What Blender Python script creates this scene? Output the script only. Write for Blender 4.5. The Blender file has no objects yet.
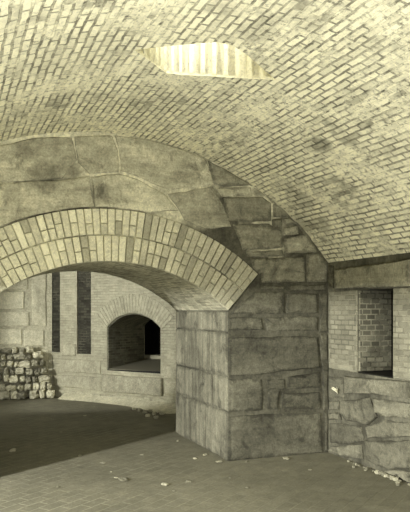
import bpy, bmesh, math, random
from mathutils import Vector, noise
from mathutils.geometry import tessellate_polygon

R = random.Random(11)
C = bpy.context.scene.collection
SC = bpy.context.scene

# ---------------------------------------------------------------- survey: pixel -> place
F, CX, HY, EYE = 657.0, 205.0, 310.0, 1.5
TH = math.radians(21.2)
SN, CS = math.sin(TH), math.cos(TH)
def ray(px, py):
    a = (px - CX) / F
    return Vector((a * CS + SN, -a * SN + CS, -(py - HY) / F))
O = Vector((0, 0, EYE))
def on_y(px, py, Y=6.0):
    d = ray(px, py); return O + d * (Y / d.y)
def on_x(px, py, X):
    d = ray(px, py); return O + d * (X / d.x)
def on_floor(px, py):
    d = ray(px, py); return O + d * (-EYE / d.z)
# vault: axis along y
VX, VZ, VR = 1.39, 0.19, 2.95
def on_vault(px, py):
    d = ray(px, py)
    a = d.x**2 + d.z**2
    b = 2 * (d.x * (0 - VX) + d.z * (EYE - VZ))
    c = VX**2 + (EYE - VZ)**2 - VR**2
    t = (-b + math.sqrt(b * b - 4 * a * c)) / (2 * a)
    return O + d * t
# far wall of the second chamber: vertical plane through BP along BD
BP, BD = Vector((1.77, 11.46, 0)), Vector((0.585, -0.811, 0)).normalized()
BW = Vector((-BD.y, BD.x, 0))          # into the wall
def on_plane(px, py, P, N):
    d = ray(px, py); t = (P - O).dot(N) / d.dot(N); return O + d * t
def back_uz(px, py):
    p = on_plane(px, py, BP, BW); return ((p - BP).dot(BD), p.z)
LP0, LP1 = Vector((1.653, 11.622, 0)), Vector((-1.2, 12.0, 0))   # ruined wall left of it
LD = (LP1 - LP0).normalized(); LW = Vector((LD.y, -LD.x, 0))
if LW.y < 0: LW = -LW
XR = 3.72                                # right wall plane
XJ = 2.577                               # right jamb of the big arch
AX, AZ, AR0, AR1 = 1.39, 0.18, 1.77, 2.26   # big arch rings
AY1 = 7.61                               # back face of the arched wall

# ---------------------------------------------------------------- materials
TINT = (1.0, 0.95, 0.65)
def alb(v):
    return (v * TINT[0], v * TINT[1], v * TINT[2], 1)
class NT:
    def __init__(s, name, rough=0.9):
        s.m = bpy.data.materials.new(name); s.m.use_nodes = True
        s.t = s.m.node_tree; s.n = s.t.nodes; s.l = s.t.links
        s.b = s.n['Principled BSDF']
        s.b.inputs['Roughness'].default_value = rough
        s.b.inputs['Specular IOR Level'].default_value = 0.15
    def link(s, a, b): s.l.new(a, b)
    def node(s, typ, **kw):
        n = s.n.new(typ)
        for k, v in kw.items(): setattr(n, k, v)
        return n
    def put(s, sock, v):
        if hasattr(v, 'links'): s.link(v, sock)
        else: sock.default_value = v
    def math(s, op, a, b=0.0, clamp=False):
        n = s.node('ShaderNodeMath', operation=op, use_clamp=clamp)
        s.put(n.inputs[0], a); s.put(n.inputs[1], b); return n.outputs[0]
    def obj(s): return s.node('ShaderNodeTexCoord').outputs['Object']
    def uv(s): return s.node('ShaderNodeTexCoord').outputs['UV']
    def noise(s, co, scale, detail=4, rough=0.6, dist=0.0, fac=True):
        n = s.node('ShaderNodeTexNoise'); s.link(co, n.inputs['Vector'])
        n.inputs['Scale'].default_value = scale; n.inputs['Detail'].default_value = detail
        n.inputs['Roughness'].default_value = rough; n.inputs['Distortion'].default_value = dist
        return n.outputs[0] if fac else n.outputs['Color']
    def rng(s, v, a, b, c, d):
        n = s.node('ShaderNodeMapRange'); s.link(v, n.inputs[0])
        for i, x in enumerate((a, b, c, d)): n.inputs[1 + i].default_value = x
        return n.outputs[0]
    def mixf(s, f, a, b):
        n = s.node('ShaderNodeMix', data_type='FLOAT')
        s.put(n.inputs[0], f); s.put(n.inputs[2], a); s.put(n.inputs[3], b); return n.outputs[0]
    def scalev(s, co, xyz):
        n = s.node('ShaderNodeVectorMath', operation='MULTIPLY'); s.link(co, n.inputs[0])
        n.inputs[1].default_value = xyz; return n.outputs[0]
    def wobble(s, co, scale, amt):
        c = s.noise(co, scale, 3, 0.6, fac=False)
        a = s.node('ShaderNodeVectorMath', operation='SUBTRACT'); s.link(c, a.inputs[0]); a.inputs[1].default_value = (.5, .5, .5)
        b = s.node('ShaderNodeVectorMath', operation='SCALE'); s.link(a.outputs[0], b.inputs[0]); b.inputs['Scale'].default_value = amt
        d = s.node('ShaderNodeVectorMath', operation='ADD'); s.link(co, d.inputs[0]); s.link(b.outputs[0], d.inputs[1])
        return d.outputs[0]
    def finish(s, val, height=None, dist=0.02, strength=0.8):
        """val: scalar reflectance -> sepia colour"""
        n = s.node('ShaderNodeCombineColor')
        v = s.math('MINIMUM', s.math('MAXIMUM', val, 0.004), 0.88)
        for i in range(3): s.link(s.math('MULTIPLY', v, TINT[i]), n.inputs[i])
        s.link(n.outputs[0], s.b.inputs['Base Color'])
        if height is not None:
            b = s.node('ShaderNodeBump'); b.inputs['Distance'].default_value = dist; b.inputs['Strength'].default_value = strength
            s.link(height, b.inputs['Height']); s.link(b.outputs[0], s.b.inputs['Normal'])
        return s.m

def stone_mat(name, base, var=0.35, stain=0.5, scale=1.0, streak=0.0, bump=0.02, margin=0.0, strata=0.0, blots=()):
    t = NT(name); o = t.obj()
    a = t.noise(o, 1.6 * scale, 6, 0.65, 0.4)
    b = t.noise(o, 14 * scale, 5, 0.7)
    c = t.noise(o, 55 * scale, 3, 0.75)
    v = t.math('MULTIPLY', t.rng(a, .3, .7, 1 - var, 1 + var), base)
    v = t.math('MULTIPLY', v, t.rng(b, .25, .75, .72, 1.28))
    v = t.math('MULTIPLY', v, t.rng(c, .25, .75, .68, 1.32))
    if strata:
        sn = t.noise(t.scalev(o, (1.2, 1.2, 7.5)), 1.6, 5, .7, .6)
        v = t.math('MULTIPLY', v, t.rng(sn, .32, .68, 1 - strata, 1 + strata))
    dk = t.rng(t.noise(o, 2.7 * scale, 5, 0.7, 0.8), .56, .68, 0, stain)
    v = t.math('MULTIPLY', v, t.math('SUBTRACT', 1.0, dk))
    if streak:
        st = t.noise(t.scalev(o, (9, 9, .8)), 1.4, 4, .6)
        v = t.math('MULTIPLY', v, t.rng(st, .3, .7, 1 - streak, 1 + streak))
    # every block has a tone of its own
    if blots:
        sp = t.node('ShaderNodeSeparateXYZ'); t.link(t.wobble(o, 6, .22), sp.inputs[0])
        for (bx, bz, rx, rz, k) in blots:
            du = t.math('DIVIDE', t.math('SUBTRACT', sp.outputs[0], bx), rx); dv = t.math('DIVIDE', t.math('SUBTRACT', sp.outputs[2], bz), rz)
            d = t.math('ADD', t.math('MULTIPLY', du, du), t.math('MULTIPLY', dv, dv))
            v = t.math('MULTIPLY', v, t.mixf(t.rng(d, .3, 1.5, 1, 0), 1.0, k))
    if margin:
        ed = t.node('ShaderNodeAttribute', attribute_name='edge')
        e = t.math('ADD', ed.outputs['Fac'], t.rng(t.noise(o, 4, 6, .8, .7), .32, .68, -1.1, 1.3))
        v = t.math('MULTIPLY', v, t.rng(e, .0, .8, 1 - margin, 1.0))
    at = t.node('ShaderNodeAttribute', attribute_name='tone')
    v = t.math('MULTIPLY', v, t.math('ADD', at.outputs['Fac'], 0.0))
    h = t.math('ADD', t.math('MULTIPLY', a, .6), t.math('ADD', t.math('MULTIPLY', b, .5), t.math('MULTIPLY', c, .15)))
    return t.finish(v, h, bump, .9)

def mortar_mat(name, lo, hi, scale=1.5, a0=.42, a1=.58):
    t = NT(name); o = t.obj()
    a = t.noise(o, scale, 4, .6)
    v = t.rng(a, a0, a1, lo, hi)
    b = t.noise(o, 30, 4, .7)
    v = t.math('MULTIPLY', v, t.rng(b, .25, .75, .6, 1.4))
    return t.finish(v, b, .01, .8)

def brick_mat(name, base, bw=.21, bh=.072, mortar=.006, light=1.3, dark=.45, joint_mix=(.42, .58), var=.18, darkbricks=0.0,
              stain=.3, wob=.012, bump=.012, extra=None, patch=None, patchy=0.0):
    """coordinates in metres from the UV map: u along the course, v across the courses"""
    t = NT(name); uv = t.uv()
    w = t.wobble(uv, 5.0, wob); w = t.wobble(w, 30.0, wob * .35)
    br = t.node('ShaderNodeTexBrick'); t.link(w, br.inputs['Vector'])
    br.inputs['Scale'].default_value = 1; br.inputs['Brick Width'].default_value = bw; br.inputs['Row Height'].default_value = bh
    br.inputs['Mortar Size'].default_value = mortar; br.inputs['Mortar Smooth'].default_value = .25
    br.inputs['Color1'].default_value = (0, 0, 0, 1); br.inputs['Color2'].default_value = (1, 1, 1, 1); br.inputs['Mortar'].default_value = (.5, .5, .5, 1)
    sep = t.node('ShaderNodeSeparateColor'); t.link(br.outputs['Color'], sep.inputs[0]); rnd = sep.outputs[0]; t.rnd = rnd
    fac = br.outputs['Fac']
    big = t.noise(uv, .9, 5, .65, .3)
    mid = t.noise(uv, 9, 5, .7)
    fine = t.noise(uv, 70, 2, .7)
    v = t.math('MULTIPLY', t.rng(rnd, 0, 1, 1 - var, 1 + var), base)
    if darkbricks:
        m = t.math('MULTIPLY', t.rng(rnd, .45, .62, 0, 1), t.rng(t.noise(uv, 1.7, 4, .6), 1 - darkbricks - .12, 1 - darkbricks, 0, 1))
        v = t.math('MULTIPLY', v, t.mixf(m, 1.0, .48))
    jm = t.rng(t.noise(uv, 1.9, 6, .78, .3), joint_mix[0], joint_mix[1], 0, 1)
    jv = t.math('MULTIPLY', t.mixf(jm, dark, light), base)
    if patchy: fac = t.math('MULTIPLY', fac, t.rng(t.noise(uv, 6, 4, .7), .36, .58, 1 - patchy, 1))
    v = t.mixf(fac, v, jv)
    v = t.math('MULTIPLY', v, t.rng(big, .3, .7, 1 - stain, 1 + stain * .7))
    v = t.math('MULTIPLY', v, t.rng(mid, .25, .75, .8, 1.2))
    v = t.math('MULTIPLY', v, t.rng(fine, .25, .75, .86, 1.14))
    if patch: v = patch(t, uv, v)
    h = t.math('ADD', t.math('MULTIPLY', fac, -1.0), t.math('ADD', t.math('MULTIPLY', mid, .7), t.math('MULTIPLY', rnd, .35)))
    return t.finish(v, h, bump, .9)

# ---------------------------------------------------------------- mesh helpers
def link_mesh(name, bm, mats, parent=None, tone=None, recalc=True):
    if recalc: bmesh.ops.recalc_face_normals(bm, faces=bm.faces)
    me = bpy.data.meshes.new(name); bm.to_mesh(me); bm.free()
    for m in (mats if isinstance(mats, (list, tuple)) else [mats]): me.materials.append(m)
    o = bpy.data.objects.new(name, me); C.objects.link(o)
    if parent is not None: o.parent = parent
    if 'tone' not in me.attributes:
        a = me.attributes.new('tone', 'FLOAT', 'FACE')
        for d in a.data: d.value = 1.0 if tone is None else tone
    return o
def empty(name, loc=(0, 0, 0)):
    o = bpy.data.objects.new(name, None); o.location = loc; C.objects.link(o); o.empty_display_size = .1; return o
def tag(o, label, cat, group=None, kind=None):
    o['label'] = label; o['category'] = cat
    if group: o['group'] = group
    if kind: o['kind'] = kind
    return o
def structure(o, label=None, cat=None):
    o['kind'] = 'structure'
    if label: o['label'] = label
    if cat: o['category'] = cat
    return o
def new_bm():
    bm = bmesh.new(); bm.faces.layers.float.new('tone'); bm.loops.layers.uv.new('UVMap'); bm.verts.layers.float.new('edge'); return bm
def settone(bm, faces, t):
    L = bm.faces.layers.float['tone']
    for f in faces: f[L] = t
def planar_uv(bm, fu, fv, faces=None):
    L = bm.loops.layers.uv.verify()
    for f in (faces or bm.faces):
        for lp in f.loops: lp[L].uv = (fu(lp.vert.co), fv(lp.vert.co))
def box_uv(bm, faces=None):
    """metres, by the face's own direction"""
    L = bm.loops.layers.uv.verify()
    bm.normal_update()
    for f in (faces or bm.faces):
        n = f.normal
        for lp in f.loops:
            c = lp.vert.co
            if abs(n.z) > .7: lp[L].uv = (c.x, c.y)
            else:
                d = Vector((-n.y, n.x, 0)).normalized(); lp[L].uv = (c.dot(d), c.z)
def prism(bm, pts, off, tone=1.0):
    """pts: list of Vector (planar outline), off: Vector extrusion"""
    a = [bm.verts.new(p) for p in pts]; b = [bm.verts.new(p + off) for p in pts]
    fs = [bm.faces.new(a), bm.faces.new(b[::-1])]
    n = len(pts)
    for i in range(n): fs.append(bm.faces.new((a[i], b[i], b[(i + 1) % n], a[(i + 1) % n])))
    settone(bm, fs, tone); return fs
def box(bm, x0, x1, y0, y1, z0, z1, tone=1.0):
    return prism(bm, [Vector((x0, y0, z0)), Vector((x1, y0, z0)), Vector((x1, y0, z1)), Vector((x0, y0, z1))], Vector((0, y1 - y0, 0)), tone)
def boolean(o, cutter):
    md = o.modifiers.new('cut', 'BOOLEAN'); md.operation = 'DIFFERENCE'; md.object = cutter; md.solver = 'EXACT'
    dg = bpy.context.evaluated_depsgraph_get()
    me = bpy.data.meshes.new_from_object(o.evaluated_get(dg), depsgraph=dg)
    o.modifiers.clear(); old = o.data; me.name = old.name; o.data = me
    bpy.data.objects.remove(cutter); return o

def block(bm, pts, U, V, P, N, proud=.02, jit=.006, step=.035, shrink=.0, clip=None, tone=1.0, deep=.03, clean=False):
    """one dressed stone: outline pts (u,v) in the plane P + uU + vV, standing proud of it towards N, with a worn arris"""
    n = len(pts); out = []
    cu = sum(p[0] for p in pts) / n; cv = sum(p[1] for p in pts) / n
    for i in range(n):
        a, b = pts[i], pts[(i + 1) % n]
        L = math.hypot(b[0] - a[0], b[1] - a[1]); k = max(1, int(L / step))
        for j in range(k):
            f = j / k
            u = a[0] + (b[0] - a[0]) * f; v = a[1] + (b[1] - a[1]) * f
            nz = noise.noise_vector(Vector((u * 9, v * 9, tone * 37)))
            nz2 = noise.noise_vector(Vector((u * 2.2, v * 2.2, 5)))
            u += nz.x * jit + nz2.x * jit; v += nz.y * jit + nz2.y * jit
            if clip: u, v = clip(u, v)
            out.append((u, v))
    def ring(sh, h):
        vs = []
        for (u, v) in out:
            du, dv = cu - u, cv - v; L = math.hypot(du, dv) or 1
            u2, v2 = u + du / L * sh, v + dv / L * sh
            vs.append(bm.verts.new(P + U * u2 + V * v2 + N * h))
        return vs
    r0, r1, r2, r3 = ring(shrink, -deep), ring(shrink, proud * .55), ring(shrink + .012, proud), ring(shrink + .05, proud + .003)
    E = bm.verts.layers.float.get('edge') or bm.verts.layers.float.new('edge')
    for v in r3: v[E] = 1.0
    if clean:
        for v in r2: v[E] = 1.0
    fs = []
    m = len(out)
    for a, b in ((r0, r1), (r1, r2), (r2, r3)):
        for i in range(m):
            fs.append(bm.faces.new((a[i], a[(i + 1) % m], b[(i + 1) % m], b[i])))
    tri = tessellate_polygon([[v.co for v in r3]])
    for t in tri:
        try: fs.append(bm.faces.new([r3[i] for i in t]))
        except ValueError: pass
    settone(bm, fs, tone)
    return fs

# ---------------------------------------------------------------- the palette
M = {}
def vault_patch(t, uv, v):
    # pale streaks drawn out along the courses
    n = t.noise(t.scalev(uv, (.55, 3.2, 1)), 1.5, 4, .6, .3)
    # soot-filled pits and spalled arrises, in drifts
    p = t.math('MULTIPLY', t.rng(t.noise(uv, 24, 4, .75), .53, .62, 0, 1), t.rng(t.noise(uv, 1.9, 4, .65), .40, .60, .2, 1))
    v = t.math('MULTIPLY', v, t.mixf(p, 1.0, .42))
    v = t.math('MULTIPLY', v, t.rng(t.noise(uv, 3.4, 5, .7), .60, .72, 1.0, .72))
    v = t.math('MULTIPLY', v, t.rng(n, .56, .70, 1.0, 1.22))
    # known blemishes: knots of burnt bricks, and pale smears
    wv = t.wobble(uv, 7, .12)
    sp = t.node('ShaderNodeSeparateXYZ'); t.link(wv, sp.inputs[0])
    for px, py, ru, rv, k in ((319, 145, .14, .10, .42), (300, 200, .20, .14, .55), (306, 226, .16, .14, .6), (285, 186, .14, .10, .65), (352, 98, .22, .08, .6), (262, 30, .2, .1, .7), (372, 118, .25, .07, .7),
                              (345, 190, .2, .06, .7), (72, 108, .34, .045, 1.35), (128, 66, .3, .05, 1.3), (150, 50, .2, .06, 1.3)):
        q = on_vault(px, py); cu, cv = q.y, math.atan2(q.x - VX, q.z - VZ) * VR
        du = t.math('DIVIDE', t.math('SUBTRACT', sp.outputs[0], cu), ru); dv = t.math('DIVIDE', t.math('SUBTRACT', sp.outputs[1], cv), rv)
        d = t.math('ADD', t.math('MULTIPLY', du, du), t.math('MULTIPLY', dv, dv))
        m = t.rng(d, .5, 1.3, 1, 0)
        if k < 1: m = t.math('MULTIPLY', m, t.rng(t.rnd, .35, .5, .15, 1))
        v = t.math('MULTIPLY', v, t.mixf(m, 1.0, k))
    return v
M['vault'] = brick_mat('vault_brick', .80, bw=.16, bh=.055, mortar=.0088, light=1.35, dark=.28, joint_mix=(.50, .62), var=.15, darkbricks=.36, stain=.14, wob=.030, patchy=.55, patch=vault_patch)
M['shaft'] = stone_mat('limewashed_shaft', .86, var=.04, stain=.05)
M['ashlar'] = stone_mat('grey_granite_ashlar', .18, var=.36, stain=.5, margin=.45, strata=.22, blots=[(on_y(px, py).x, on_y(px, py).z, rx, rz, k) for px, py, rx, rz, k in ((43, 178, .15, .13, .55), (26, 152, .12, .08, .65), (14, 196, .1, .14, .75), (100, 190, .2, .05, .85), (186, 172, .12, .12, .75), (262, 350, .2, .05, .8), (300, 372, .25, .06, .7), (240, 455, .3, .05, .75))])
def wall_mortar():
    # dark weathered joints low on the pier, later pale repointing higher up the wall
    t = NT('wall_joint_mortar'); o = t.obj()
    sx = t.node('ShaderNodeSeparateXYZ'); t.link(o, sx.inputs[0])
    k = t.math('ADD', sx.outputs[2], t.rng(t.noise(o, 1.8, 4, .6), .3, .7, -.45, .45))
    v = t.math('MULTIPLY', t.rng(k, 2.25, 2.75, .065, .48), t.rng(t.noise(o, 3.5, 5, .75), .38, .62, .7, 1.7))
    b = t.noise(o, 30, 4, .7)
    return t.finish(t.math('MULTIPLY', v, t.rng(b, .25, .75, .6, 1.4)), b, .01, .8)
M['wallmortar'] = wall_mortar()
M['roughmortar'] = mortar_mat('rubble_joint_mortar', .06, .14, 1.6)
M['jamb'] = stone_mat('jamb_stone', .152, var=.3, stain=.6, streak=.4, margin=.3)
M['jambmortar'] = mortar_mat('jamb_mortar', .05, .13)
M['archbrick'] = stone_mat('arch_brick', .54, var=.18, stain=.25, scale=3, bump=.008)
M['archmortar'] = mortar_mat('arch_mortar', .16, .55, 1.6)
M['soffit'] = brick_mat('arch_soffit_brick', .40, bw=.135, bh=.045, mortar=.005, light=1.8, dark=.5, var=.3, stain=.3)
M['backbrick'] = brick_mat('far_wall_brick', .42, bw=.13, bh=.044, mortar=.005, light=1.25, dark=.75, var=.12, stain=.2)
M['backstone'] = stone_mat('far_wall_stone', .42, var=.2, stain=.2, streak=.12)
M['backmortar'] = mortar_mat('far_wall_mortar', .36, .46)
M['darkbrick'] = brick_mat('painted_dark_infill', .055, bw=.13, bh=.044, mortar=.005, light=3.2, dark=.8, joint_mix=(.5, .62), var=.45, stain=.3)  # loopholes' daylight, inverted, painted in as dark brick colour
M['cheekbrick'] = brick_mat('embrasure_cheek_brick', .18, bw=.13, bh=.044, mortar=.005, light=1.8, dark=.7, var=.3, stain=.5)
M['rightbrick'] = brick_mat('niche_jamb_brick', .20, bw=.13, bh=.050, mortar=.006, light=1.25, dark=.65, var=.24, stain=.3)
M['wetbrick'] = brick_mat('patchy_niche_brick', .17, bw=.10, bh=.052, mortar=.007, light=1.5, dark=.35, joint_mix=(.42, .55), var=.55, darkbricks=.45, stain=.5)
M['rubble'] = stone_mat('rubble_wall_stone', .15, var=.32, stain=.5, margin=.4, scale=1.6, bump=.04, strata=.2)
def flat_mat(name, v, rough=.9):
    t = NT(name, rough); o = t.obj(); n = t.noise(o, 12, 4, .6)
    return t.finish(t.rng(n, .3, .7, v * .7, v * 1.3), n, .006, .5)
M['black'] = flat_mat('painted_dark_lining', .006)  # black painted in for the darkness inside the openings
M['sill_dark'] = flat_mat('painted_sill_dark', .012, .6)  # near-black painted in for the niche sill's inverted sunlight and embrasure's shadow gap
M['pale'] = stone_mat('pale_rubble', .42, var=.25, stain=.3, scale=4)
M['palest'] = stone_mat('white_limestone_chip', .7, var=.1, stain=.05, scale=4)
M['dust'] = stone_mat('pale_mortar_dust', .55, var=.25, stain=.2, scale=1.5, bump=.03)

def floor_mat():
    t = NT('brick_paved_floor', .8); o = t.obj()
    w = t.wobble(o, 4.0, .02)
    rot = t.node('ShaderNodeVectorRotate'); rot.rotation_type = 'Z_AXIS'; t.link(w, rot.inputs['Vector']); rot.inputs['Angle'].default_value = math.radians(-38)
    br = t.node('ShaderNodeTexBrick'); t.link(rot.outputs[0], br.inputs['Vector'])
    br.inputs['Scale'].default_value = 1; br.inputs['Brick Width'].default_value = .22; br.inputs['Row Height'].default_value = .11
    br.inputs['Mortar Size'].default_value = .006; br.inputs['Mortar Smooth'].default_value = .3
    br.inputs['Color1'].default_value = (0, 0, 0, 1); br.inputs['Color2'].default_value = (1, 1, 1, 1); br.inputs['Mortar'].default_value = (.5, .5, .5, 1)
    sep = t.node('ShaderNodeSeparateColor'); t.link(br.outputs['Color'], sep.inputs[0])
    a = t.noise(o, .8, 5, .6, .3); b = t.noise(o, 7, 5, .7); c = t.noise(o, 50, 3, .7)
    v = t.math('MULTIPLY', t.rng(sep.outputs[0], 0, 1, .93, 1.07), .18)
    v = t.math('MULTIPLY', v, t.rng(a, .3, .7, .8, 1.2))
    sx = t.node('ShaderNodeSeparateXYZ'); t.link(o, sx.inputs[0])
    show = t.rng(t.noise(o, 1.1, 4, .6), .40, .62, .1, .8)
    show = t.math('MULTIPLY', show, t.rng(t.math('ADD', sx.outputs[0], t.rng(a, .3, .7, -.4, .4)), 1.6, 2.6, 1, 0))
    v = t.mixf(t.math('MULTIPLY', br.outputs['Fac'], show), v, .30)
    v = t.math('MULTIPLY', v, t.rng(b, .25, .75, .8, 1.2))
    v = t.math('MULTIPLY', v, t.rng(c, .25, .75, .8, 1.2))
    h = t.math('ADD', t.math('MULTIPLY', br.outputs['Fac'], -.4), t.math('ADD', b, t.math('MULTIPLY', c, .3)))
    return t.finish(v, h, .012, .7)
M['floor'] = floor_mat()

# ---------------------------------------------------------------- floor
bm = new_bm(); box(bm, -7, 7.5, -5, 13.5, -.2, 0)
floor = structure(link_mesh('floor', bm, M['floor']), 'worn brick-paved floor running through both vaulted chambers', 'floor')

# ---------------------------------------------------------------- vault
A0 = math.asin((XR - VX) / VR)
def vpt(a, y, r=VR): return Vector((VX + r * math.sin(a), y, VZ + r * math.cos(a)))
YF, YB = 6.25, -2.2
bm = new_bm(); na = 72
ring = []
for a_i in range(na + 1):
    a = -A0 - .0 + 2 * A0 * a_i / na
    ring.append((vpt(a, YB), vpt(a, YF), vpt(a, YF, VR + .45), vpt(a, YB, VR + .45)))
vr = [[bm.verts.new(p) for p in r] for r in ring]
UVL = bm.loops.layers.uv.verify()
for i in range(na):
    for k in range(4):
        f = bm.faces.new((vr[i][k], vr[i + 1][k], vr[i + 1][(k + 1) % 4], vr[i][(k + 1) % 4]))
bm.faces.new(vr[0]); bm.faces.new(vr[na][::-1])
settone(bm, bm.faces, 1)
for f in bm.faces:
    for lp in f.loops:
        c = lp.vert.co; lp[UVL].uv = (c.y, math.atan2(c.x - VX, c.z - VZ) * VR)
ceiling = structure(link_mesh('ceiling', bm, [M['vault'], M['shaft']]), 'pale brick barrel vault with diagonal-looking courses', 'vaulted ceiling')

# opening of the light shaft in the vault: outline traced on the vault, taken straight up
hole_px = [(276, 80), (262, 68), (246, 54), (232, 45), (216, 42), (198, 43.5), (180, 45), (160, 47), (146, 48.5), (134, 50),
           (146, 58), (158, 67), (166, 73), (182, 75), (205, 76), (228, 77.5), (252, 79)]
hole = [on_vault(*p) for p in hole_px]
bm = new_bm(); prism(bm, [Vector((p.x, p.y, 2.0)) for p in hole], Vector((0, 0, 3)))
bmesh.ops.recalc_face_normals(bm, faces=bm.faces)
cut = link_mesh('cutter', bm, M['shaft'])
boolean(ceiling, cut)
print('HOLE', [(round(p.x, 2), round(p.y, 2), round(p.z, 2)) for p in hole])
# shaft lining: fluted far side (tall narrow courses set in and out), plain near side
def fluted(pts, step, amp):
    out = []
    k = 0
    for a, b in zip(pts[:-1], pts[1:]):
        d = b - a; L = d.length; n = max(1, round(L / step)); nrm = Vector((-d.y, d.x)).normalized()
        for j in range(n):
            p = a + d * (j / n); q = a + d * ((j + .62) / n)
            out += [p + nrm * amp * 0, q + nrm * amp * 0, q + nrm * amp, a + d * ((j + 1) / n) + nrm * amp]
    out.append(pts[-1]); return out
h2 = [Vector((p.x, p.y)) for p in hole]
far = [h2[9], h2[10], h2[11], h2[12], h2[13], h2[14], h2[15], h2[16], h2[0]]
cen = sum(h2, Vector((0, 0))) / len(h2)
fl = fluted(far, .075, .006)
if ((fl[2] - fl[1]).dot(cen - fl[1])) < 0: fl = fluted(far, .075, -.006)
bm = new_bm()
lo = [bm.verts.new((p.x, p.y, VZ + math.sqrt(VR**2 - (p.x - VX)**2) + .015)) for p in fl]
hi = [bm.verts.new((p.x, p.y, 4.0)) for p in fl]
for i in range(len(fl) - 1): bm.faces.new((lo[i], lo[i + 1], hi[i + 1], hi[i]))
near = [h2[9], h2[8], h2[7], h2[6], h2[5], h2[4], h2[3], h2[2], h2[1], h2[0]]
for a, b in zip(near[:-1], near[1:]):
    f = [bm.verts.new((p.x, p.y, z)) for p, z in ((a, 3.3), (b, 3.3), (b, 3.55), (a, 3.55))]; bm.faces.new(f)
settone(bm, bm.faces, 1)
lining = link_mesh('light_shaft', bm, M['shaft'], recalc=False)
structure(lining, 'bright fluted lining of the curved light shaft in the vault', 'light shaft')

# ---------------------------------------------------------------- end wall with the big arch
phi = math.asin((XJ - AX) / AR0)
spring = AZ + AR0 * math.cos(phi)
def apt(a, y, r): return Vector((AX + r * math.sin(a), y, AZ + r * math.cos(a)))
XL = 2 * AX - XJ
out = [Vector((XL, 6, 0)), Vector((XL, 6, spring))]
N = 48
out += [apt(-phi + 2 * phi * i / N, 6, AR1) for i in range(N + 1)]
out += [Vector((XJ, 6, spring)), Vector((XJ, 6, 0)), Vector((XR + .3, 6, 0)), Vector((XR + .3, 6, 2.2))]
a1 = math.asin((XR - VX) / (VR))
out += [vpt(a1 - 2 * a1 * i / 40, 6, VR + .06) for i in range(41)]
out += [Vector((-1.3, 6, 2.0)), Vector((-1.3, 6, 0))]
bm = new_bm(); prism(bm, out, Vector((0, AY1 - 6, 0)))
for f in bm.faces:
    c = f.calc_center_median(); f.normal_update()
    if abs(f.normal.x) > .9 and abs(c.x - XJ) < .01: f.material_index = 1
EU, EV, EN = Vector((1, 0, 0)), Vector((0, 0, 1)), Vector((0, -1, 0))
def eclip(u, v):
    du, dv = u - AX, v - AZ; r = math.hypot(du, dv)
    if r < AR1 + .015 and v > spring - .02 + 0 and abs(math.atan2(du, dv)) < phi + .02:
        k = (AR1 + .015) / r; u, v = AX + du * k, AZ + dv * k
    du, dv = u - VX, v - VZ; r = math.hypot(du, dv)
    if r > VR - .012: k = (VR - .012) / r; u, v = VX + du * k, VZ + dv * k
    if v < spring + .02: u = max(u, XJ + .004)
    return min(u, XR - .006), max(v, .004)
ends = [
 [(-10, 148), (11, 144), (40, 138), (72, 139), (76, 160), (62, 178), (30, 180), (-10, 183)],
 [(-10, 186), (30, 182.5), (62, 180.5), (89, 176), (93, 206), (60, 214), (30, 228), (-10, 250)],
 [(75, 138), (112.5, 136), (117, 150), (118.5, 172), (90.5, 174), (79, 162)],
 [(116, 136), (150, 140), (190, 152), (205, 160), (213, 184), (170, 190), (140, 177.5), (121.5, 171), (120, 150)],
 [(91.5, 177.5), (119, 175), (137, 181), (164, 195), (177, 211), (140, 212), (96, 210)],
 [(168, 194.5), (212, 187), (222, 205), (230, 226), (205, 228), (186, 220), (178, 208)],
 [(208, 161), (235, 176), (252, 186), (224, 186.5), (213, 183)],
 [(217, 188.5), (250, 188), (252, 196), (222, 197)],
 [(224, 199), (262, 197.5), (270, 203), (270, 220), (250, 222), (228, 221)],
 [(254, 188), (266, 192), (264, 196), (254, 195.5)], [(267, 193), (275, 195), (281, 200), (272, 202)],
 [(233, 225), (268, 224), (281, 230), (282, 247), (262, 249), (243, 250)],
 [(246, 252), (282, 250), (283, 255.5), (248, 257)],
 [(273, 204), (283, 202), (296, 212), (294, 216), (274, 216)],
 [(272, 219), (281, 218), (281, 228), (273, 228)], [(283, 218.5), (296, 217), (299, 223), (284, 224.5)], [(283, 227), (297, 226), (298, 233.5), (284, 235)],
 [(285, 238), (304, 236), (314, 240), (317, 251.5), (286, 253)], [(298, 214), (306, 224), (314, 238), (304, 234)],
 [(251, 259.5), (284, 258), (303, 257), (304, 281), (262, 282), (256, 275)],
 [(307, 254.5), (318, 253), (328, 264), (326, 281), (307, 281)],
 [(288, 285), (326, 285), (326, 290), (288, 290)],
 [(262, 285.5), (285.5, 286), (284, 289), (259, 289)],
 [(255, 292), (284, 292), (284, 313), (231, 314)],
 [(287, 293.5), (316, 293.5), (316, 312.5), (287, 313)],
 [(319.5, 294), (327, 294), (327, 331), (319.5, 331)],
 [(228, 318), (261, 318), (262, 330), (228, 330)],
 [(266, 318), (317, 317), (317, 330.5), (267, 331)],
 [(228, 338), (317, 337), (319, 367), (290, 369.5), (262, 373.5), (228, 375)],
 [(228, 379.5), (261, 379), (262, 410), (228, 410.5)],
 [(267, 380), (284, 379), (284, 388.5), (268, 389)],
 [(268, 393), (278, 392), (277, 409), (268, 409)],
 [(282, 394), (319, 392), (320, 408), (282, 408.5)],
 [(288, 377), (319, 372), (320, 387), (288, 388.5)],
 [(228, 416), (264, 415), (320, 413), (322, 453), (276, 458), (228, 462)],
 [(321, 334), (327, 334), (327, 360), (321, 360)],
 [(322.5, 363), (327, 363), (327, 409), (323, 409)],
 [(324.5, 413), (327, 413), (327, 453), (324.5, 453)],
]
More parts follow.
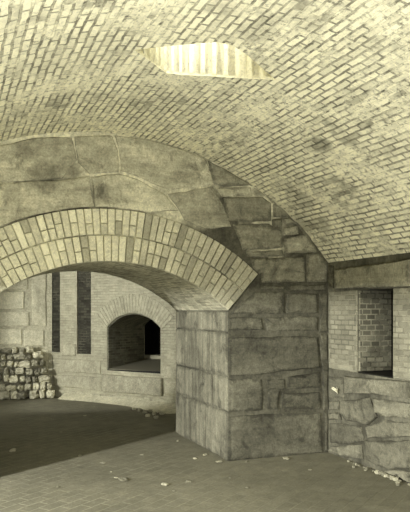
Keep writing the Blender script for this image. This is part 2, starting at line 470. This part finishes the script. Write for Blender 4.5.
for i, pl in enumerate(ends):
    pts = [(lambda p: (p.x, p.z))(on_y(*q)) for q in pl]
    base_t = (2.6, 2.5, 2.5, 2.5, 2.5, 1.8, 1.5, 2.1, 1.3, 1.5, 2.1, 1.15, 1.3, 1.4, 1.0, 1.5, 2.0, 1.5, 1.1, 1.05, 1.1)  # upper blocks paler: stronger light high on the wall put into tone
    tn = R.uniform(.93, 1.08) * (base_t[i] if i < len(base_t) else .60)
    fs = block(bm, pts, EU, EV, Vector((0, 6, 0)), EN, proud=R.uniform(.006, .018), jit=.010, clip=eclip, tone=tn, shrink=-.006 if i < 7 else -.006, clean=i < 6)
    for f in fs: f.material_index = 2
for z0, z1, cuts in ((.004, .50, (-.92, .21)), (.52, .9, (-.92, -.3, .21)), (.92, 1.25, (-.92, -.1, .21)), (1.27, 1.5, (-.92, -.45, .2)), (1.52, 1.9, (-.92, -.15)), (1.92, 2.3, (-.7, -.1))):
    for a, b in zip(cuts[:-1], cuts[1:]):
        fs = block(bm, [(a + .01, z0), (b - .01, z0), (b - .01, z1), (a + .01, z1)], EU, EV, Vector((0, 6, 0)), EN, proud=R.uniform(.006, .018), jit=.010, tone=R.uniform(.7, 1.0),
                   clip=lambda u, v: (lambda du, dv: (VX + du * min(1, (VR - .012) / math.hypot(du, dv)), VZ + dv * min(1, (VR - .012) / math.hypot(du, dv))))(u - VX, v - VZ))
        for f in fs: f.material_index = 2
# stones of the right jamb's reveal
JU, JV, JN = Vector((0, 1, 0)), Vector((0, 0, 1)), Vector((-1, 0, 0))
for z0, z1, cuts in ((.004, .485, (6.0, 6.62, 7.1, AY1)), (.50, .825, (6.0, 6.4, 7.02, AY1)), (.845, 1.27, (6.0, 6.5, 7.2, AY1)), (1.285, spring - .01, (6.0, 6.85, AY1))):
    for a, b in zip(cuts[:-1], cuts[1:]):
        pts = [(a + .006, z0), (b - .006, z0), (b - .006, z1), (a + .006, z1)]
        for f in block(bm, pts, JU, JV, Vector((XJ, 0, 0)), JN, proud=.012, jit=.009, tone=R.uniform(.88, 1.12), clip=lambda u, v: (min(max(u, 6.0), AY1), v)): f.material_index = 3
box_uv(bm)
wall_end = structure(link_mesh('wall_end', bm, [M['wallmortar'], M['jambmortar'], M['ashlar'], M['jamb']]), 'grey coursed stone end wall of big worn blocks around the brick arch', 'wall')

# ---------------------------------------------------------------- big brick arch
def local(o, par):
    o.parent = par; o.matrix_parent_inverse.identity()
    o.data.transform(__import__('mathutils').Matrix.Translation(-Vector(par.location))); return o
arch = tag(empty('brick_arch', (AX, 6.0, 0)), 'wide segmental brick arch of two pale rings spanning the stone end wall', 'arch')
PH = phi - .003
bm = new_bm(); NA = 64
sec = []
for i in range(NA + 1):
    a = -PH + 2 * PH * i / NA
    sec.append([bm.verts.new(p) for p in (apt(a, 6.004, AR0), apt(a, AY1 - .002, AR0), apt(a, AY1 - .002, AR1 - .004), apt(a, 6.004, AR1 - .004))])
for i in range(NA):
    for k in range(4):
        f = bm.faces.new((sec[i][k], sec[i + 1][k], sec[i + 1][(k + 1) % 4], sec[i][(k + 1) % 4]))
        f.material_index = 0 if k == 0 else 1
bm.faces.new(sec[0]); bm.faces.new(sec[NA][::-1])
UVL = bm.loops.layers.uv.verify()
for f in bm.faces:
    for lp in f.loops:
        c = lp.vert.co; lp[UVL].uv = (c.y, math.atan2(c.x - AX, c.z - AZ) * AR0)
def abrick(a0, a1, r0, r1, tone, proud):
    y0 = 6.0 - proud; ch = .004
    da = ch / r0
    o_ = [apt(a0, 6.02, r0), apt(a1, 6.02, r0), apt(a1, 6.02, r1), apt(a0, 6.02, r1)]
    m_ = [apt(a0, y0 + ch, r0), apt(a1, y0 + ch, r0), apt(a1, y0 + ch, r1), apt(a0, y0 + ch, r1)]
    t_ = [apt(a0 + da, y0, r0 + ch), apt(a1 - da, y0, r0 + ch), apt(a1 - da, y0, r1 - ch), apt(a0 + da, y0, r1 - ch)]
    A, B, D = ([bm.verts.new(p) for p in q] for q in (o_, m_, t_))
    fs = [bm.faces.new(D)]
    for p, q in ((A, B), (B, D)):
        for i in range(4): fs.append(bm.faces.new((p[i], p[(i + 1) % 4], q[(i + 1) % 4], q[i])))
    settone(bm, fs, tone)
local(link_mesh('soffit', bm, [M['soffit'], M['archmortar']]), arch)
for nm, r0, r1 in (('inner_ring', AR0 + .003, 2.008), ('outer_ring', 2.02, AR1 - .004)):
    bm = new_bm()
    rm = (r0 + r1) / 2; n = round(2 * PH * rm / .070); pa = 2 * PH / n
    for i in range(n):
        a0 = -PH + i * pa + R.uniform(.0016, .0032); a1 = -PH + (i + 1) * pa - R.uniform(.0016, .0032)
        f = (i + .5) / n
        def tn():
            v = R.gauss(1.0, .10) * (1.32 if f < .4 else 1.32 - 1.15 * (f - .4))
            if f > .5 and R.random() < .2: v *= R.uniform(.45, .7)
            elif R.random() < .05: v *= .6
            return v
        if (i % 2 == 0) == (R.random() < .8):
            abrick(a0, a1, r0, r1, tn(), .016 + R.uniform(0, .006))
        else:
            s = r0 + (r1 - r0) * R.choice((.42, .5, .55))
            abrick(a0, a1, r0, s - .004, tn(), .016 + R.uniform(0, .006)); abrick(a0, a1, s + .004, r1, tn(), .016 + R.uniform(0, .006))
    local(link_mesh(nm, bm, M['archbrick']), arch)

# ---------------------------------------------------------------- right wall with its niche
def rp(px, py): p = on_x(px, py, XR); return (p.y, p.z)
ny1 = rp(358, 330)[0]; ny0 = rp(393.5, 330)[0]
nz0 = rp(358, 373)[1]; nz1 = rp(358, 290)[1]
print('NICHE', ny0, ny1, nz0, nz1)
bm = new_bm(); box(bm, XR, XR + .9, -2.2, 6.0, 0, 2.06)
wall_right = link_mesh('wall_right', bm, [M['roughmortar'], M['rubble'], M['rightbrick']])
bm = new_bm(); box(bm, XR - .2, XR + 1.1, ny0, ny1, nz0, nz1); bmesh.ops.recalc_face_normals(bm, faces=bm.faces)
boolean(wall_right, link_mesh('cutter', bm, M['wallmortar']))
bm = bmesh.new(); bm.from_mesh(wall_right.data)
if 'tone' not in bm.faces.layers.float: bm.faces.layers.float.new('tone')
RU, RV, RN = Vector((0, 1, 0)), Vector((0, 0, 1)), Vector((-1, 0, 0))
rights = [
 [(329, 377), (343, 378), (344, 398), (329, 397)],
 [(374, 399), (412, 403), (412, 418), (384, 416), (375, 411)],
 [(343, 401), (371, 398), (377, 417), (368, 424), (347, 420), (341, 412)],
 [(330, 401), (339, 401), (339, 409), (330, 409)],
 [(330, 412.5), (340, 413), (342, 419), (330, 419)],
 [(330, 423), (345, 424), (362, 427), (364, 441), (348, 444), (331, 442)],
 [(366, 427.5), (384, 420), (412, 423), (412, 436), (368, 437.5)],
 [(331, 446), (362, 445), (364, 459), (344, 456), (329, 450)],
 [(367, 441), (412, 440), (412, 468), (390, 469), (368, 460)],
 [(372, 470), (412, 472), (412, 483), (400, 477)],
]
for i, pl in enumerate(rights):
    for f in block(bm, [rp(*q) for q in pl], RU, RV, Vector((XR, 0, 0)), RN, proud=R.uniform(.012, .03), jit=.012, tone=R.uniform(.75, 1.35), shrink=-.005,
                   clip=lambda u, v: (min(u, 5.985), max(v, .004))): f.material_index = 1
# rubble nearer the camera than the frame shows
y = 4.55
for k in range(9):
    for z0 in (.02, .45):
        for f in block(bm, [(y - .5, z0), (y - .03, z0), (y - .03, z0 + .4), (y - .5, z0 + .38)], RU, RV, Vector((XR, 0, 0)), RN, proud=.025, jit=.012, tone=R.uniform(.85, 1.2)): f.material_index = 1
    y -= .52
# brick jambs either side of the niche, a few millimetres proud of the bed
for ya, yb in ((ny1 + .002, 5.97), (3.4, ny0 - .002)):
    for f in block(bm, [(ya, nz0 + .005), (yb, nz0 + .005), (yb, nz1), (ya, nz1)], RU, RV, Vector((XR, 0, 0)), RN, proud=.012, jit=.003): f.material_index = 2
# spring course stones under the vault
for f in block(bm, [rp(329.5, 265), rp(334, 266), rp(334, 288), rp(329.5, 287)], RU, RV, Vector((XR, 0, 0)), RN, proud=.015, jit=.004): f.material_index = 1
box_uv(bm)
link = wall_right.data; bmesh.ops.recalc_face_normals(bm, faces=bm.faces); bm.to_mesh(link); bm.free()
structure(wall_right, 'right-hand side wall of rough rubble with a brick-jambed niche', 'wall')

w1 = structure(empty('window_1', (XR, (ny0 + ny1) / 2, nz0)), 'deep brick niche with stone lintel at the right edge', 'niche')
w1inv = Vector(w1.location)
def local(o, par):
    o.parent = par; o.matrix_parent_inverse.identity()
    o.data.transform(__import__('mathutils').Matrix.Translation(-Vector(par.location))); return o
bm = new_bm()
block(bm, [rp(336, 270), rp(372, 265), rp(412, 260), rp(412, 286.5), rp(336, 288.5)], RU, RV, Vector((XR, 0, 0)), RN, proud=.03, jit=.006, tone=1.7)
local(link_mesh('lintel', bm, M['ashlar']), w1)
bm = new_bm()
block(bm, [rp(346, 376), rp(412, 382), rp(412, 399), rp(374, 394), rp(346, 393)], RU, RV, Vector((XR, 0, 0)), RN, proud=.035, jit=.005, tone=1.1)
local(link_mesh('sill_stone', bm, M['rubble']), w1)
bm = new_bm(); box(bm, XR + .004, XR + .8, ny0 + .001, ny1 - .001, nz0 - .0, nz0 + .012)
local(link_mesh('sill_bed', bm, M['sill_dark']), w1)  # sill's inverted sunlight painted as a black surface
bm = new_bm()   # far cheek, bricked, up to the slot at its back
dcheek = .37
fs = box(bm, XR + .006, XR + dcheek, ny1 - .03, ny1 - .001, nz0 + .02, nz1 - .005); box_uv(bm)
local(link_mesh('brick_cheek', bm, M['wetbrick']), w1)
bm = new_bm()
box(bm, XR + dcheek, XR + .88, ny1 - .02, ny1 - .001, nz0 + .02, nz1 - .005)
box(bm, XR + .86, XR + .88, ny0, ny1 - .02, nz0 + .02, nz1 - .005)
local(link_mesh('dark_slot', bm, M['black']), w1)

# ---------------------------------------------------------------- second chamber: far wall
def bpos(u, z, w=0.0): return BP + BD * u + Vector((0, 0, z)) + BW * w
BN = -BW
u_c = (LP0 - BP).dot(BD)
H2 = 2.75
bm = new_bm(); prism(bm, [bpos(u_c, 0), bpos(4.6, 0), bpos(4.6, H2), bpos(u_c, H2)], BW * 1.15)
wb = link_mesh('wall_back', bm, [M['backbrick'], M['backstone'], M['backmortar']])
eu0, eu1 = back_uz(107, 340)[0], back_uz(160.5, 340)[0]
ez0 = back_uz(133, 372)[1]; ezs = back_uz(107, 327)[1]; ezt = back_uz(133, 313)[1]
print('EMB', eu0, eu1, ez0, ezs, ezt)
em = (eu0 + eu1) / 2; hs = (eu1 - eu0) / 2; rise = ezt - ezs
eR = (hs * hs + rise * rise) / (2 * rise); ecz = ezt - eR; ephi = math.asin(hs / eR)
def earc(r, n=24, k=1.0): return [(em + r * math.sin(-ephi * k + 2 * ephi * k * i / n), ecz + r * math.cos(-ephi * k + 2 * ephi * k * i / n)) for i in range(n + 1)]
outl = [(eu0, ez0)] + earc(eR) + [(eu1, ez0)]
bm = new_bm(); prism(bm, [bpos(u, z, -.2) for u, z in outl], BW * 1.15); bmesh.ops.recalc_face_normals(bm, faces=bm.faces)
boolean(wb, link_mesh('cutter', bm, M['backbrick']))
# back opening
bu0 = back_uz(145, 340)[0]; D = .95
def on_depth(px, py, w):
    p = on_plane(px, py, BP + BW * w, BW); return ((p - BP - BW * w).dot(BD), p.z)
ob0, ob1 = on_depth(144.5, 340, D)[0], on_depth(163, 340, D)[0]
oz0, oz1 = on_depth(150, 355, D)[1], on_depth(150, 310, D)[1]
bm = new_bm(); prism(bm, [bpos(ob0, oz0, .8), bpos(ob1, oz0, .8), bpos(ob1, oz1, .8), bpos(ob0, oz1, .8)], BW * .6); bmesh.ops.recalc_face_normals(bm, faces=bm.faces)
boolean(wb, link_mesh('cutter', bm, M['backbrick']))
slots = []
for xa, xb, yb in ((47.5, 60, 352), (77, 91, 354)):
    ua, ub = back_uz(xa, 320)[0], back_uz(xb, 320)[0]; zb = back_uz((xa + xb) / 2, yb)[1]
    slots.append((ua, ub, zb))
    bm = new_bm(); prism(bm, [bpos(ua, zb, -.1), bpos(ub, zb, -.1), bpos(ub, 2.3, -.1), bpos(ua, 2.3, -.1)], BW * .42); bmesh.ops.recalc_face_normals(bm, faces=bm.faces)
    boolean(wb, link_mesh('cutter', bm, M['backbrick']))
bm = bmesh.new(); bm.from_mesh(wb.data)
if 'tone' not in bm.faces.layers.float: bm.faces.layers.float.new('tone')
backs = [
 [(60, 359), (76, 359.5), (101, 361), (101, 374), (60, 372)],
 [(54, 375), (80, 376), (102, 377), (102, 391), (80, 388.5), (54, 386)],
 [(164, 366), (184, 367), (184, 380), (164, 378)], [(165, 382), (184, 383), (184, 396), (165, 394)],
 [(104, 394), (150, 399), (150, 411), (104, 404)], [(56, 389), (101, 394), (101, 404), (56, 399)], [(153, 399), (184, 401), (184, 414), (153, 411)],
 [(62, 344), (76, 344.5), (76, 356), (62, 355.5)],
]
for pl in backs:
    for f in block(bm, [back_uz(*q) for q in pl], BD, Vector((0, 0, 1)), BP.copy(), BN, proud=.02, jit=.008, tone=R.uniform(.88, 1.1), clip=lambda u, v: (u, max(v, .003))): f.material_index = 1
box_uv(bm); bmesh.ops.recalc_face_normals(bm, faces=bm.faces); bm.to_mesh(wb.data); bm.free()
structure(wb, 'pale brick and stone far wall seen through the arch', 'wall')

w2 = structure(empty('window_2', bpos(em, ez0)), 'arched gun embrasure with brick head and dark opening in far wall', 'embrasure')
bm = new_bm()   # brick head: one row of voussoirs
fs = []
er0, er1 = eR + .01, eR + .30
kk = 1.06; n = 26
for i in range(n):
    a0 = -ephi * kk + 2 * ephi * kk * i / n + .003; a1 = -ephi * kk + 2 * ephi * kk * (i + 1) / n - .003
    q = [(em + r * math.sin(a), ecz + r * math.cos(a)) for r, a in ((er0, a0), (er0, a1), (er1, a1), (er1, a0))]
    prism(bm, [bpos(u, z, .022) for u, z in q], BN * .03, R.uniform(.95, 1.10))
local(link_mesh('brick_head', bm, M['backstone']), w2)
bm = new_bm()
block(bm, [back_uz(103, 374.2), back_uz(163, 378.2), back_uz(163, 396), back_uz(103, 391)], BD, Vector((0, 0, 1)), BP.copy(), BN, proud=.05, jit=.004, tone=.82)
local(link_mesh('sill_slab', bm, M['backstone']), w2)
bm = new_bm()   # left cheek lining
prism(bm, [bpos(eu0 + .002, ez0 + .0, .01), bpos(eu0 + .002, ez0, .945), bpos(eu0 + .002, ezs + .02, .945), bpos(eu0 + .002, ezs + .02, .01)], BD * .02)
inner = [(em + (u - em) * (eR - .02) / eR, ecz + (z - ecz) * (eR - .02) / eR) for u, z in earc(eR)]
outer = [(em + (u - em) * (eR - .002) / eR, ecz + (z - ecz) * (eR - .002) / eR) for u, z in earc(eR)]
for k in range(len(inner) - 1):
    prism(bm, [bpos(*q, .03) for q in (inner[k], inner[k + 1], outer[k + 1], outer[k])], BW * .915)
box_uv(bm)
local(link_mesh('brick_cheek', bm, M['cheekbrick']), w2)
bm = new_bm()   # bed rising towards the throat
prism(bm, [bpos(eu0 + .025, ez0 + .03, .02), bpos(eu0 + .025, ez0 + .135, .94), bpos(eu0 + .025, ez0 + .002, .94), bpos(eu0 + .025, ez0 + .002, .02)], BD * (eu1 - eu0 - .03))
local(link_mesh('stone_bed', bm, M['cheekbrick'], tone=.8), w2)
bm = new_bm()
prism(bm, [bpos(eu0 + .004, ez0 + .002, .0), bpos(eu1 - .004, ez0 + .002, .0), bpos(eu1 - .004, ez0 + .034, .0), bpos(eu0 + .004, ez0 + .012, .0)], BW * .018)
local(link_mesh('painted_sill_gap', bm, M['sill_dark']), w2)  # dark strip added for the shadow gap under the recess
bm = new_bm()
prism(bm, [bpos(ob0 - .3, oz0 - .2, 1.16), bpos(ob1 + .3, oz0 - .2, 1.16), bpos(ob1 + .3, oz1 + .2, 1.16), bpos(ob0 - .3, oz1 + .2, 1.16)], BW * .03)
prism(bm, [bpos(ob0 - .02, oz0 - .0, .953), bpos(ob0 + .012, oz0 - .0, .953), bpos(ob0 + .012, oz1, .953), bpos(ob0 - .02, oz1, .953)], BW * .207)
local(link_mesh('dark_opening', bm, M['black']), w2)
for k, (ua, ub, zb) in enumerate(slots):
    w = structure(empty('window_%d' % (3 + k), bpos((ua + ub) / 2, zb)), ('left of two tall brick-filled loopholes, daylight painted in as dark tone', 'right of two tall brick-filled loopholes, daylight painted in as dark tone')[k], 'loophole')
    bm = new_bm(); prism(bm, [bpos(ua + .002, zb + .002, .025), bpos(ub - .002, zb + .002, .025), bpos(ub - .002, 2.29, .025), bpos(ua + .002, 2.29, .025)], BW * .24); box_uv(bm)
    local(link_mesh('brick_infill', bm, M['darkbrick']), w)

# ruined wall to its left
def lpos(u, z, w=0.0): return LP0 + LD * u + Vector((0, 0, z)) + LW * w
def left_uz(px, py):
    p = on_plane(px, py, LP0, LW); return ((p - LP0).dot(LD), p.z)
bm = new_bm(); prism(bm, [lpos(-.0, 0), lpos(3.0, 0), lpos(3.0, H2), lpos(-.0, H2)], LW * .6)
for pl in ([(0, 268), (28, 268), (28, 290), (0, 289)], [(0, 292), (24, 292), (24, 309), (0, 309)], [(0, 312), (29, 312), (29, 326), (0, 326)], [(0, 329), (22, 329), (22, 344), (0, 344)], [(24, 330), (44, 330), (44, 346), (24, 346)],
           [(32, 270), (46, 270), (46, 326), (32, 326)], [(0, 347), (20, 347), (20, 370), (0, 370)], [(22, 349), (48, 349), (48, 372), (22, 372)]):
    fs = block(bm, [left_uz(*q) for q in pl], LD, Vector((0, 0, 1)), LP0.copy(), -LW, proud=.02, jit=.008, tone=R.uniform(1.1, 1.35))
    for f in fs: f.material_index = 1
box_uv(bm)
wl = structure(link_mesh('wall_ruined', bm, [M['backmortar'], M['backstone']]), 'broken pale masonry wall at the far left', 'wall')

# shell of the second chamber that the photo does not show
bm = new_bm(); box(bm, -3.4, 6.6, AY1 - .02, 13.2, H2, H2 + .2); structure(link_mesh('ceiling_far', bm, M['backbrick']))
bm = new_bm(); box(bm, 5.2, 5.5, AY1, 9.2, 0, H2); structure(link_mesh('wall_side', bm, M['backbrick']))
# near chamber: left wall with an added wide opening, its low head shaped to the lamp, its pier next to the end wall
bm = new_bm(); box(bm, -1.5, -.94, 5.75, 6.0, 0, 2.06); box(bm, -1.5, -.94, -2.2, .9, 0, 2.06); box(bm, -1.5, -.94, .9, 5.75, 1.7, 2.06)
box_uv(bm); structure(link_mesh('wall_left', bm, M['rightbrick']))

# ---------------------------------------------------------------- bank of dust along the far wall
edge = [on_floor(*p) for p in ((57, 399), (66, 400), (80, 401), (100, 403), (125, 406), (148, 411), (166, 414), (186, 413))]
bm = new_bm()
rows = []
for i, e in enumerate(edge):
    f = i / (len(edge) - 1)
    b = bpos((e - BP).dot(BD), 0, -.03) if (e - BP).dot(BD) > u_c else lpos((e - LP0).dot(LD), 0, 0)
    row = []
    for k in range(6):
        q = e.lerp(b, k / 5); h = .09 * (k / 5)**1.2 + (.0 if k == 0 else noise.noise(q * 4) * .015)
        row.append(bm.verts.new((q.x, q.y, max(h, .0) if k else -.005)))
    rows.append(row)
for i in range(len(rows) - 1):
    for k in range(5): bm.faces.new((rows[i][k], rows[i + 1][k], rows[i + 1][k + 1], rows[i][k + 1]))
settone(bm, bm.faces, 1)
for f in bm.faces: f.smooth = True
bank = link_mesh('mortar_dust', bm, M['dust'])
tag(bank, 'pale bank of mortar dust along the foot of the far wall', 'dust', kind='stuff')

# ---------------------------------------------------------------- loose stones
def stone_mesh(seed, name):
    rr = random.Random(seed); bm = new_bm()
    bmesh.ops.create_icosphere(bm, subdivisions=3, radius=.5)
    off = Vector((rr.uniform(0, 50), rr.uniform(0, 50), 0))
    for v in bm.verts:
        d = v.co.normalized()
        # blocky: push towards a cube, then break it up
        m = max(abs(d.x), abs(d.y), abs(d.z)); s = .5 * (d / m)
        p = d * .5 * .5 + s * .5
        p *= 1 + noise.noise(d * 1.5 + off) * .42 + noise.noise(d * 4 + off) * .12
        v.co = p
    zs = [v.co.z for v in bm.verts]; lo = min(zs)
    for v in bm.verts: v.co.z -= lo
    xs = max(abs(v.co.x) for v in bm.verts); ys = max(abs(v.co.y) for v in bm.verts); zt = max(v.co.z for v in bm.verts)
    for v in bm.verts: v.co = Vector((v.co.x / xs * .5, v.co.y / ys * .5, v.co.z / zt))
    settone(bm, bm.faces, 1)
    bmesh.ops.recalc_face_normals(bm, faces=bm.faces)
    me = bpy.data.meshes.new(name); bm.to_mesh(me); bm.free(); return me
SM = {}
def stone(name, loc, dims, rz, mat, tone, label, cat, group=None, seed=None, tilt=0):
    seed = seed if seed is not None else R.randrange(9)
    key = (seed, mat, tone)
    if key not in SM:
        me = stone_mesh(seed, name); me.materials.append(M[mat])
        a = me.attributes.get('tone') or me.attributes.new('tone', 'FLOAT', 'FACE')
        for d in a.data: d.value = tone
        SM[key] = me
    o = bpy.data.objects.new(name, SM[key]); C.objects.link(o)
    o.location = loc; o.scale = dims; o.rotation_euler = (tilt, 0, rz)
    return tag(o, label, cat, group)
ORD = ['first', 'second', 'third', 'fourth', 'fifth', 'sixth', 'seventh', 'eighth', 'ninth', 'tenth', 'eleventh', 'twelfth']
ROWN = ['bottom', 'second', 'third', 'fourth', 'fifth', 'sixth', 'top']
lang = math.atan2(LD.y, LD.x)
toneset = (.6, .85, 1.1, 1.3, 1.45, 1.55)
z = .0
for r_i, (x_end, hh, fwd) in enumerate(((55, .15, .26), (52, .13, .24), (50, .14, .22), (48, .12, .20), (46, .13, .18), (44, .12, .17), (34, .12, .16))):
    px = x_end; items = []
    while px > -4:
        w = R.choice((6, 7, 8, 10, 12)); items.append((px - w / 2, w)); px -= w * .97
    items = items[::-1]
    vis = [it for it in items if it[0] > 8]
    for (cx, w) in items:
        u = left_uz(cx, 380)[0]; h = hh * R.uniform(.75, 1.1)
        p = lpos(u, max(z + R.uniform(-.02, .015), 0) if r_i else 0, -fwd + R.uniform(-.03, .03))
        if cx > 8: nm = 'rubble stone, %s from the left in the %s row of the collapsed masonry' % (ORD[vis.index((cx, w))], ROWN[r_i])
        else: nm = 'rubble stone at the left frame edge in the %s row of the collapsed masonry' % ROWN[r_i]
        tn = R.choice(toneset)
        stone('rubble_stone', p, (w * .0170, .22, h), lang + R.uniform(-.25, .25), 'pale', tn,
              ('dark ' if tn < .7 else 'grey ' if tn < 1 else 'pale ') + nm, 'stone', 'rubble stones of the collapsed wall', tilt=R.uniform(-.15, .15))
    z += hh * .98
# block hanging under the left loophole
p = bpos((slots[0][0] + slots[0][1]) / 2 + .02, slots[0][2] - .30, -.06)
# chips and broken bricks scattered about
chips = [
 # px, py, size (m), flat, mat, name, label
 (13, 451, .085, .5, 'palest', 'brick_fragment', 'pale broken brick on the dark floor at the left frame edge'),
 (80, 456, .04, .5, 'palest', 'stone_chip', 'small white chip alone on the dark floor left of centre'),
 (123, 480, .10, .25, 'pale', 'stone_flake', 'long flat pale flake lying in the near left floor'),
 (103, 463, .06, .3, 'pale', 'stone_flake', 'thin pale flake at the edge of the dark floor patch'),
 (111, 472, .03, .4, 'palest', 'stone_chip', 'tiny chip just left of the long flat flake'),
 (116, 478, .03, .5, 'palest', 'stone_chip', 'tiny chip touching the long flat flake'),
 (165, 485, .055, .5, 'palest', 'stone_chip', 'white chip in the near floor below the far jamb'),
 (174, 491, .03, .5, 'pale', 'stone_chip', 'small chip nearest the bottom centre of the floor'),
 (189, 482, .055, .4, 'pale', 'stone_flake', 'jagged pale flake right of the white chip'),
 (195, 459, .04, .6, 'palest', 'stone_chip', 'white chip on the floor in front of the arch jamb'),
 (178, 441, .035, .6, 'palest', 'stone_chip', 'white chip at the far foot of the arch jamb'),
 (205, 455, .05, .4, 'palest', 'stone_chip', 'pale chip close against the middle of the jamb foot'),
 (219, 462, .06, .35, 'palest', 'stone_flake', 'pale flake at the foot of the pier corner'),
 (246, 462, .04, .4, 'pale', 'stone_chip', 'small chip at the base of the large bottom block'),
 (286, 459, .07, .4, 'palest', 'stone_chip', 'pale chip near the right end of the pier foot'),
 (247, 488, .03, .5, 'pale', 'stone_chip', 'lone small chip in the bare right floor'),
 (142, 455, .03, .5, 'pale', 'stone_chip', 'small chip near the arch threshold'),
 (61, 432, .05, .3, 'pale', 'stone_flake', 'thin pale flake in the middle of the dark floor'),
 (85, 416, .05, .4, 'palest', 'stone_chip', 'pale chip on the dark floor before the far embrasure'),
 (58, 487, .03, .5, 'pale', 'stone_chip', 'tiny chip at the near left of the floor'),
 (230, 478, .028, .5, 'pale', 'stone_chip', 'tiny chip in front of the pier corner'),
 (310, 470, .03, .5, 'pale', 'stone_chip', 'tiny chip in front of the right-hand wall corner'),
]
for px, py, s, fl_, mat, nm, lb in chips:
    p = on_floor(px, py)
    stone(nm, (p.x, p.y, -.002), (s * R.uniform(.9, 1.6), s * .8, s * fl_ * .7), R.uniform(0, 3), mat, .62, lb, 'stone')
# crumbled mortar at the foot of the right wall, and the heap at the far wall
for i in range(26):
    f = (i + .5) / 26; yy = 5.55 - f * 1.15; s = R.uniform(.022, .05) * (.7 + .6 * f)
    outw = R.choice((0, 0, 0, .05, .09)) if i % 3 else 0
    n1 = i + 1
    stone('mortar_crumb', (XR - .045 - s * .5 - outw, yy, -.002), (s * 1.1, s * R.uniform(.8, 1.3), s * R.uniform(.5, .9)), R.uniform(0, 3), 'pale', R.choice((.7, 1.0, 1.3)),
          'one of the pale mortar crumbs strewn along the foot of the right wall', 'crumb', 'mortar crumbs along the right wall', tilt=R.uniform(-.2, .2))
heap = [(136, 409), (142, 410.5), (147, 412.5), (152, 411), (156, 414), (160, 411.5), (164, 414), (150, 416), (158, 418)]
for i, (px, py) in enumerate(heap):
    p = on_floor(px - 2, py + 1); s = R.uniform(.06, .11)
    stone('heap_stone', (p.x, p.y, 0.0), (s * R.uniform(.8, 1.4), s, s * .7), R.uniform(0, 3), 'pale', R.choice((.9, 1.1, 1.35)),
          'pale stone, %s from the left in the small heap below the embrasure' % ORD[sorted(heap).index((px, py))], 'stone', 'small heap below the embrasure')
# pale weed growing from the joint below the niche
bm = new_bm()
p0 = on_x(338, 392, XR - .025)
rr = random.Random(4)
for k in range(11):
    a = rr.uniform(-1.4, 1.1); L = rr.uniform(.04, .10); w = .007
    d = Vector((-.35, math.sin(a), math.cos(a))).normalized(); s = d.cross(Vector((1, 0, 0))).normalized()
    b0 = p0 + Vector((0, rr.uniform(-.012, .012), rr.uniform(-.02, .02))); m = b0 + d * L * .55 + Vector((-.01, 0, 0)); e = b0 + d * L + Vector((-.012, 0, -.012))
    vs = [bm.verts.new(q) for q in (b0 - s * w * .5, b0 + s * w * .5, m + s * w, e, m - s * w)]
    bm.faces.new(vs)
settone(bm, bm.faces, 1)
weed = link_mesh('wall_weed', bm, M['palest'], recalc=False)
weed.modifiers.new('t', 'SOLIDIFY').thickness = .002
tag(weed, 'small pale weed sprouting from a joint below the right niche', 'plant')

# ---------------------------------------------------------------- light
def area(name, loc, target, size, sy, power, spread=None):
    d = bpy.data.lights.new(name, 'AREA'); d.shape = 'RECTANGLE'; d.size = size; d.size_y = sy; d.energy = power
    if spread: d.spread = math.radians(spread)
    o = bpy.data.objects.new(name, d); C.objects.link(o); o.location = loc
    o.rotation_euler = (Vector(target) - Vector(loc)).to_track_quat('-Z', 'Y').to_euler(); return o
# daylight through the wide opening on the left
sp = bpy.data.lights.new('daylight_left', 'SPOT'); sp.energy = 4100; sp.spot_size = math.radians(75); sp.spot_blend = .4; sp.shadow_soft_size = .10
so = bpy.data.objects.new('daylight_left', sp); C.objects.link(so); so.location = (-4.0, 3.0, 1.75)
so.rotation_euler = (Vector((2.0, 5.6, .9)) - so.location).to_track_quat('-Z', 'Y').to_euler()
# added lamps out of view, filling the vault from behind and below
area('added_rear_fill', (1.0, -1.6, .5), (1.4, 3.2, 3.0), 4.0, 1.2, 95)
area('added_up_fill', (1.0, 1.8, .06), (1.0, 2.1, 3.0), 3.4, 2.4, 195)
# second chamber: added lamps out of view on its left, lighting the far wall
area('added_far_fill', (-1.6, 9.6, 1.7), (2.8, 10.3, 1.3), 1.2, 1.4, 9, 100)
fs_ = bpy.data.lights.new('added_far_spot', 'SPOT'); fs_.energy = 800; fs_.spot_size = math.radians(39); fs_.spot_blend = .25; fs_.shadow_soft_size = .15
fo = bpy.data.objects.new('added_far_spot', fs_); C.objects.link(fo); fo.location = (-2.2, 8.2, 1.7)
fo.rotation_euler = (Vector((2.2, 10.75, 1.15)) - fo.location).to_track_quat('-Z', 'Y').to_euler()
sun = bpy.data.lights.new('sun', 'SUN'); sun.energy = 8.5; sun.angle = math.radians(55)
s_o = bpy.data.objects.new('sun', sun); C.objects.link(s_o); s_o.rotation_euler = Vector((.08, .82, -.57)).to_track_quat('-Z', 'Y').to_euler()
W = bpy.data.worlds.new('World'); SC.world = W; W.use_nodes = True
W.node_tree.nodes['Background'].inputs[0].default_value = (1, .99, .93, 1); W.node_tree.nodes['Background'].inputs[1].default_value = .6

# ---------------------------------------------------------------- camera
cd = bpy.data.cameras.new('camera'); cam = bpy.data.objects.new('camera', cd); C.objects.link(cam)
cd.sensor_fit = 'VERTICAL'; cd.sensor_height = 36; cd.lens = F / 512 * 36
cd.shift_y = (HY - 256) / 512; cd.clip_start = .05
cam.location = O; cam.rotation_euler = (math.pi / 2, 0, -TH); SC.camera = cam
SC.view_settings.view_transform = 'Standard'; SC.view_settings.look = 'None'; SC.view_settings.gamma = 1; SC.view_settings.use_curve_mapping = False
SC.view_settings.exposure = 0.0
